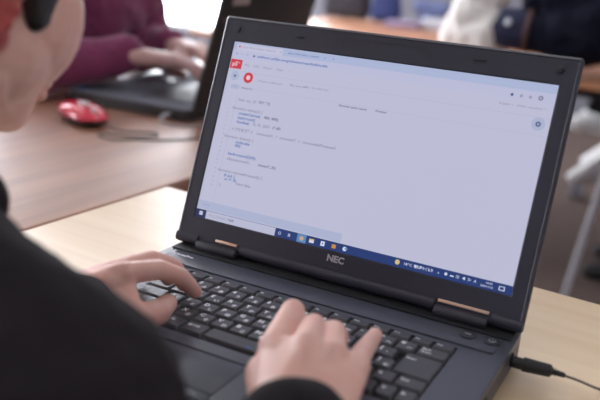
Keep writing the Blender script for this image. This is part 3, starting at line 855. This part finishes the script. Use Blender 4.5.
# ================================================================== PEOPLE
def skin(name, col, ear=None, var=.06):
    m = bpy.data.materials.new(name); m.use_nodes = True
    nt = m.node_tree; b = nt.nodes['Principled BSDF']; Lk = nt.links.new
    tc = nt.nodes.new('ShaderNodeTexCoord')
    nz = nt.nodes.new('ShaderNodeTexNoise'); nz.inputs['Scale'].default_value = 28; nz.inputs['Detail'].default_value = 4
    Lk(tc.outputs['Object'], nz.inputs['Vector'])
    cr = nt.nodes.new('ShaderNodeValToRGB'); cr.color_ramp.elements[0].position = .35; cr.color_ramp.elements[1].position = .68
    cr.color_ramp.elements[0].color = (col[0]*.98, col[1]*.86, col[2]*.84, 1); cr.color_ramp.elements[1].color = (*[c*1.06 for c in col], 1)
    Lk(nz.outputs['Fac'], cr.inputs['Fac']); last = cr.outputs['Color']
    if ear is not None:      # blood-red ears and a few rosy patches (a colour of the skin itself)
        for (p_, r_, rc) in ear:
            vd = nt.nodes.new('ShaderNodeVectorMath'); vd.operation = 'DISTANCE'; vd.inputs[1].default_value = p_
            Lk(tc.outputs['Object'], vd.inputs[0])
            mr = nt.nodes.new('ShaderNodeMapRange'); mr.inputs['From Min'].default_value = r_*.5; mr.inputs['From Max'].default_value = r_; mr.inputs['To Min'].default_value = 1; mr.inputs['To Max'].default_value = 0
            Lk(vd.outputs['Value'], mr.inputs['Value'])
            mx = nt.nodes.new('ShaderNodeMix'); mx.data_type = 'RGBA'; mx.inputs[7].default_value = (*rc, 1)
            Lk(mr.outputs['Result'], mx.inputs[0]); Lk(last, mx.inputs[6]); last = mx.outputs[2]
    Lk(last, b.inputs['Base Color'])
    b.inputs['Roughness'].default_value = .48; b.inputs['Specular IOR Level'].default_value = .4
    b.inputs['Subsurface Weight'].default_value = .25; b.inputs['Subsurface Radius'].default_value = (1, .35, .2); b.inputs['Subsurface Scale'].default_value = .006
    n2 = nt.nodes.new('ShaderNodeTexNoise'); n2.inputs['Scale'].default_value = 380; n2.inputs['Detail'].default_value = 3
    Lk(tc.outputs['Object'], n2.inputs['Vector'])
    bp = nt.nodes.new('ShaderNodeBump'); bp.inputs['Strength'].default_value = .18; bp.inputs['Distance'].default_value = .001
    Lk(n2.outputs['Fac'], bp.inputs['Height']); Lk(bp.outputs['Normal'], b.inputs['Normal'])
    return m
hair_m = mat('dark_hair', (.014, .010, .009), .45, var=.2, scale=60, bump=.8, bscale=260)
eye_w = mat('eye_white', (.7, .68, .66), .2, var=.01); 

def hair_cap(P, Rm, c, k, parent, sideburn=True, back=-.06):
    bm = bmesh.new(); bmesh.ops.create_uvsphere(bm, u_segments=56, v_segments=40, radius=1)
    cc = Vector((0, -.012, .048))
    for v in bm.verts:
        d = v.co.copy()
        p = Vector((d.x*.0835, d.y*.1060, d.z*.0935)) + cc
        # hairline height as a function of how far forward the point lies
        f = (p.y + .02)/.09
        line = -.075 if f < -.5 else (-.075 + (f+.5)*.10 if f < .35 else .010 + (f-.35)*.115)
        t_ = max(0, min(1, (p.z-line)/.012))
        sc = .80 + .20*t_ + .012*math.sin(d.x*31+d.z*17)*math.sin(d.y*23)
        v.co = Rm @ ((Vector((d.x*.0835, d.y*.1060, d.z*.0935))*sc + cc)*k) + c
    if sideburn:
        for s in (1, -1):
            t2 = bmesh.new(); hull(t2, [(P(s*.067, .012, .044), .013*k), (P(s*.069, .024, -.012), .006*k), (P(s*.066, .036, -.008), .006*k), (P(s*.060, .046, .046), .013*k)])
            me = bpy.data.meshes.new('t'); t2.to_mesh(me); t2.free(); bm.from_mesh(me); bpy.data.meshes.remove(me)
    return link('hair', bme(bm), hair_m, parent, world=True, angle=180)

def person(name, label, base, J, sk, jm, pm, voxel, head_c, fwd, k=1.0, jvox=.006, slack=.016, disp=None, hands=None, rz=0, cuffs=None, extra=None, up=Vector((0, 0, 1)), jname='jacket', sleeve_end=.0):
    """J: joints in deck coordinates: pelvis, waist, chest, neck, shR, elR, wrR, shL, elL, wrL, hipR, knR, ftR, hipL, knL, ftL"""
    t = empty(name, base, 0, label, 'person')
    V = {a: Vector(b) for a, b in J.items()}
    bm = bmesh.new()
    P, Rm = head(bm, head_c, fwd, k, up)
    hc = Vector(head_c)
    neck_top = P(0, -.028, -.045)
    chain(bm, [(V['neck'], .060*k), (neck_top, .054*k)])
    hull(bm, [(V['neck'], .055*k), (V['shR'], .045*k), (V['chest'], .10*k), (V['shL'], .045*k)])
    hull(bm, [(V['chest'], .11*k), (V['waist'], .105*k)]); hull(bm, [(V['waist'], .105*k), (V['pelvis'], .12*k)])
    for s in 'RL':
        chain(bm, [(V['sh'+s], .047*k), (V['el'+s], .037*k)])
        mid = V['el'+s].lerp(V['wr'+s], .3)
        chain(bm, [(V['el'+s], .037*k), (mid, .039*k), (V['wr'+s], .024*k)])
        if 'hip'+s in V:
            chain(bm, [(V['pelvis'].lerp(V['hip'+s], .6), .10*k), (V['hip'+s], .085*k), (V['kn'+s], .055*k)])
            chain(bm, [(V['kn'+s], .054*k), (V['kn'+s].lerp(V['ft'+s], .3), .050*k), (V['ft'+s], .034*k)])
    for h_ in (hands or []): hand(bm, *h_)
    me = remesh(bm, voxel, 5)
    body = link('body', me, sk, t, world=True, angle=180)
    # jacket
    bm = bmesh.new(); e = slack
    hull(bm, [(V['neck']-Vector((0, 0, .03)), .062*k+e), (V['shR'], .050*k+e), (V['chest'], .105*k+e), (V['shL'], .050*k+e)])
    hull(bm, [(V['chest'], .112*k+e), (V['waist'], .110*k+e)]); hull(bm, [(V['waist'], .110*k+e), (V['pelvis'], .122*k+e)])
    for s in 'RL':
        chain(bm, [(V['sh'+s], .052*k+e), (V['el'+s], .044*k+e)])
        end = V['wr'+s] + (V['el'+s]-V['wr'+s]).normalized()*sleeve_end
        er_ = .030*k+e*.6
        if cuffs and s in cuffs: end, er_ = Vector(cuffs[s][0]), cuffs[s][1]
        chain(bm, [(V['el'+s], .044*k+e), (end, er_)])
    hull(bm, [(V['neck'], .060*k+e), (V['shR'], .054*k+e), (V['shL'], .054*k+e)])
    for b_ in (extra or []): hull(bm, b_)
    # collar
    chain(bm, [(V['neck'], .066*k+e*.5), (V['neck'].lerp(neck_top, .35), .060*k+e*.4)])
    link(jname, remesh(bm, jvox, 6, .5, disp), jm, t, world=True, angle=180)
    if 'hipR' in V:
        bm = bmesh.new()
        for s in 'RL':
            chain(bm, [(V['pelvis'], .125*k), (V['hip'+s], .095*k), (V['kn'+s], .068*k)]); chain(bm, [(V['kn'+s], .068*k), (V['ft'+s], .050*k)])
        link('trousers', remesh(bm, .01, 5, .5, [(.06, .015)]), pm, t, world=True, angle=180)
        for s in 'RL':
            f = V['kn'+s]-V['hip'+s]; f.z = 0; f.normalize(); a = V['ft'+s]
            bm = bmesh.new(); hull(bm, [(a-f*.02+Vector((0, 0, -.02)), .038), (a+f*.06+Vector((0, 0, -.035)), .034), (a+f*.15+Vector((0, 0, -.045)), .026), (a+Vector((0, 0, .0)), .040)])
            link('shoe', remesh(bm, .006, 3), rubber, t, world=True, angle=180)
    hair_cap(P, Rm, hc, k, t)
    for s in (1, -1):
        bm = bmesh.new(); sphere(bm, P(s*.030, .089, .021), .0105*k); 
        ey = link('eye', bme(bm), eye_w, t, world=True, angle=180)
        bm = bmesh.new(); sphere(bm, P(s*.030, .0955, .021), .0052*k, (1, .9, 1)); link('iris', bme(bm), hair_m, ey, world=True, angle=180)
    return t, P, Rm

# ---- the person in the black jacket at the near laptop
HF = (-.02, 1, -.22); HK = 1.10
Rh, _c = face_frame((0, 0, 0), HF); HC = Vector((-.100, -.300, .260)) - Rh @ (Vector((.078, -.006, -.016))*HK)
RH = ((.104, -.262, .028),
      [[(.056, -.212, .044), (.0430, -.1600, .0480), (.0340, -.1370, .0300), (.0310, -.1290, .0105)],
       [(.083, -.2130, .0530), (.0645, -.1660, .0440), (.0560, -.1430, .0280), (.0530, -.1360, .0105)],
       [(.100, -.2070, .0490), (.0800, -.1620, .0420), (.0745, -.1400, .0275), (.0720, -.1330, .0100)],
       [(.113, -.1960, .0390), (.1030, -.1570, .0300), (.0965, -.1270, .0230), (.0905, -.1010, .0170)]],
      [(.078, -.250, .030), (.057, -.226, .029), (.047, -.197, .022), (.040, -.176, .0135)], 1.10)
LH = ((-.140, -.240, .034),
      [[(-.100, -.1880, .0520), (-.0880, -.1570, .0480), (-.0830, -.1320, .0340), (-.0835, -.1100, .0120)],
       [(-.114, -.1840, .0480), (-.1020, -.1500, .0510), (-.0980, -.1230, .0370), (-.1010, -.1030, .0120)],
       [(-.130, -.1820, .0400), (-.1200, -.1480, .0430), (-.1170, -.1200, .0330), (-.1200, -.1010, .0110)],
       [(-.144, -.1840, .0310), (-.1400, -.1500, .0320), (-.1420, -.1220, .0270), (-.1450, -.1060, .0110)]],
      [(-.108, -.222, .030), (-.078, -.203, .023), (-.076, -.174, .018), (-.084, -.150, .0150)], 1.0)
J1 = dict(pelvis=(-.12, -.84, -.22), waist=(-.12, -.72, -.08), chest=(-.12, -.56, .05), neck=(-.150, -.410, .135),
          shR=(.024, -.385, .064), elR=(.165, -.500, -.070), wrR=(.108, -.272, .024), shL=(-.29, -.410, .100), elL=(-.32, -.375, .008), wrL=(-.148, -.246, .040),
          hipR=(-.03, -.80, -.30), knR=(.0, -.44, -.30), ftR=(.0, -.46, -.70), hipL=(-.21, -.80, -.30), knL=(-.24, -.44, -.30), ftL=(-.24, -.46, -.70))
Rh, _c = face_frame(HC, HF)
earp = Vector(HC) + Rh @ (Vector((.080, -.020, -.016))*HK)
base1 = (-.12, -.80, FL)
er = tuple(earp - Vector(base1))
skin1 = skin('skin_near_person', (.76, .48, .40), ear=[(er, .032, (.42, .07, .06))])
blackj = mat('black_jacket_cloth', (.019, .015, .0175), .95, var=.12, scale=14, bump=.25, bscale=300, spec=.2)
trs = mat('dark_trousers', (.02, .02, .024), .85, var=.1, bump=.2)
p1, P1, R1 = person('person', 'person in a black jacket leaning in and typing on the near laptop', base1, J1, skin1, blackj, trs, .0017, HC, HF, HK, .004, .012,
       disp=[(.05, .010)], hands=[RH, LH], cuffs={'R': ((.109, -.280, .022), .043), 'L': ((-.096, -.250, .034), .037)},
       extra=[[((-.101, -.334, .148), .024), ((-.125, -.345, .115), .028), ((-.16, -.40, .12), .045)], [((-.14, -.42, .09), .05), ((.018, -.39, .060), .058)]])
nail_m = mat('fingernail', (.60, .38, .33), .25, var=.03)
for H_ in (RH, LH):
    for f in H_[1]:
        a, b_ = Vector(f[2]), Vector(f[3]); d = (b_-a).normalized(); side = d.cross(Vector((0, 0, 1))).normalized(); u = side.cross(d)
        bm = bmesh.new(); M3 = Matrix((side, d, u)).transposed()
        sphere(bm, b_ - d*.0010 + u*.0048, .0048, (.95, 1.15, .30), M3); link('fingernail', bme(bm), nail_m, p1, world=True, angle=180)
chair('swivel_chair', 'black swivel chair on a grey base, under the person in the black jacket', -.12, -.84, 0, .36, True, basem=steel, shellm=steel)

# ---- the person in maroon at the far laptop, facing +x
def quick_hand(w, tipdir, side, k=1.0, up=Vector((0, 0, 1)), curl=.5):
    """w wrist, tipdir unit vector along the palm, side: unit vector from little finger to index"""
    w, d, s_ = Vector(w), Vector(tipdir).normalized(), Vector(side).normalized()
    F = []
    for q, ln, f1 in ((.024, .084, .040), (.008, .088, .044), (-.009, .083, .040), (-.025, .074, .032)):
        m_ = w + d*ln*k + s_*q*k + Vector((0, 0, .018*k))
        a = m_ + d*f1*.93*k + s_*q*.25*k - Vector((0, 0, .004*k)); b_ = a + d*.020*k - Vector((0, 0, .015*k)); c_ = b_ + d*.008*k - Vector((0, 0, .018*k))
        F.append([m_, a, b_, c_])
    t0 = w + d*.028*k + s_*.022*k; t1 = t0 + d*.030*k + s_*.020*k - Vector((0, 0, .004)); t2 = t1 + d*.026*k + s_*.004*k - Vector((0, 0, .004)); t3 = t2 + d*.020*k - s_*.004*k - Vector((0, 0, .003))
    return (w, F, [t0, t1, t2, t3], k)
maroon = mat('maroon_cloth', lin(122, 48, 86), .85, var=.12, scale=18, bump=.35, bscale=240, sheen=.35)
skin2 = skin('skin_far_person', (.60, .40, .36))
RH2 = quick_hand((-.824, .700, .070), (.66, .70, -.30), (-.70, .66, 0), 1.22)
LH2 = quick_hand((-.895, .945, .066), (.97, -.20, -.20), (0, -1, 0), 1.1)
J2 = dict(pelvis=(-1.36, .83, -.24), waist=(-1.34, .83, -.06), chest=(-1.22, .84, .16), neck=(-1.13, .85, .34),
          shR=(-1.20, .70, .25), elR=(-1.03, .56, .020), wrR=(-.836, .696, .069), shL=(-1.08, 1.00, .28), elL=(-1.045, 1.04, .035), wrL=(-.915, .952, .064),
          hipR=(-1.30, .74, -.30), knR=(-.90, .72, -.29), ftR=(-.92, .72, -.70), hipL=(-1.30, .92, -.30), knL=(-.90, .94, -.29), ftL=(-.92, .94, -.70))
p2, P2, R2 = person('person', 'person in a maroon sweatshirt typing on the far laptop', (-1.36, .83, FL), J2, skin2, maroon, trs, .0032, (-1.06, .85, .50), (1, 0, -.35), 1.0, .006, .018,
       disp=[(.06, .018)], hands=[RH2, LH2], jname='sweatshirt', sleeve_end=-.004, extra=[[((-1.20, .84, .16), .12), ((-1.06, .84, .12), .09), ((-1.06, .80, .26), .08), ((-1.06, 1.0, .16), .07)], [((-1.0, .655, .035), .050), ((-.885, .69, .050), .042)], [((-1.07, 1.03, .030), .060), ((-1.02, .98, .020), .045), ((-.94, .955, .050), .042)], [((-1.16, .84, .0), .10), ((-1.06, .95, .06), .07)]])
chair('swivel_chair', 'black swivel chair on a grey base, under the person in maroon', -1.38, .83, R(-90), .34, True, basem=steel, shellm=steel)

# ---- the person in navy at the right end of the back table, facing -x
skin3 = skin('skin_back_person', (.56, .36, .31))
LH3 = quick_hand((-.40, 2.07, .09), (-.80, .55, -.15), (0, 1, .3), .9)
RH3 = quick_hand((-.06, 2.70, .03), (-.95, -.2, -.05), (0, -1, 0), 1.0)
J3 = dict(pelvis=(.44, 2.40, -.20), waist=(.41, 2.40, -.02), chest=(.32, 2.40, .22), neck=(.26, 2.40, .46),
          shL=(.02, 2.16, .38), elL=(-.11, 2.05, .095), wrL=(-.375, 2.04, .108), shR=(.24, 2.58, .36), elR=(.18, 2.72, .08), wrR=(-.05, 2.70, .035),
          hipR=(.40, 2.50, -.27), knR=(.14, 2.52, -.27), ftR=(.16, 2.52, -.70), hipL=(.40, 2.30, -.27), knL=(.14, 2.28, -.27), ftL=(.16, 2.28, -.70))
p3, P3, R3 = person('person', 'person in a navy padded jacket with denim cuff, arm resting on the back table', (.44, 2.40, FL), J3, skin3, navy_m, trs, .004, (.18, 2.40, .62), (-1, 0, -.2), 1.0, .008, .046,
       disp=[(.07, .03)], hands=[LH3, RH3], sleeve_end=.03, extra=[[((-.265, 2.07, .215), .065), ((-.22, 2.10, .30), .07), ((-.14, 2.08, .24), .08), ((.04, 2.16, .34), .10), ((-.02, 2.10, .12), .09)], [((-.08, 2.10, .12), .10), ((.05, 2.18, .30), .13), ((.10, 2.3, .10), .12)]])
ax = (Vector(J3['wrL'])-Vector(J3['elL'])).normalized(); cp = Vector(J3['wrL'])
bm = bmesh.new(); cyl(bm, cp-ax*.085, cp+ax*.010, .069, .065, n=32, bev=.006)
cf = link('cuff', bme(bm), denim_m, p3, world=True)
bm = bmesh.new(); cyl(bm, cp-ax*.098, cp-ax*.083, .074, .074, n=32, bev=.005); link('cuff_trim', bme(bm), brown_trim, cf, world=True)
bm = bmesh.new(); pb_ = cp-ax*.035+Vector((0, -.0655, .022)); cyl(bm, pb_, pb_+Vector((-.001, -.008, .003)), .011, bev=.002); link('cuff_button', bme(bm), silver, cf, world=True)
chair('swivel_chair', 'black swivel chair on a grey base, under the person in the navy jacket', .46, 2.40, R(90), .38, True, basem=steel, shellm=steel)

# ================================================================== LIGHT AND CAMERA
w = bpy.data.worlds.new('World'); bpy.context.scene.world = w; w.use_nodes = True
w.node_tree.nodes['Background'].inputs['Color'].default_value = (.75, .82, 1, 1); w.node_tree.nodes['Background'].inputs['Strength'].default_value = .3

cam = bpy.data.cameras.new('Camera'); co = bpy.data.objects.new('Camera', cam); C.objects.link(co)
cam.sensor_width = 36; cam.lens = 802.88/600*36; cam.clip_start = .02
co.location = (.29959, -.66614, .31788 + OZ); co.rotation_mode = 'XYZ'; co.rotation_euler = (1.26372, -.0686, .49205)
cam.dof.use_dof = True; cam.dof.focus_distance = .80; cam.dof.aperture_fstop = 3.7; cam.dof.aperture_blades = 0
sc = bpy.context.scene; sc.camera = co
sc.view_settings.view_transform = 'Standard'; sc.view_settings.look = 'None'; sc.view_settings.gamma = 1; sc.view_settings.use_curve_mapping = False
sc.view_settings.exposure = EXPO
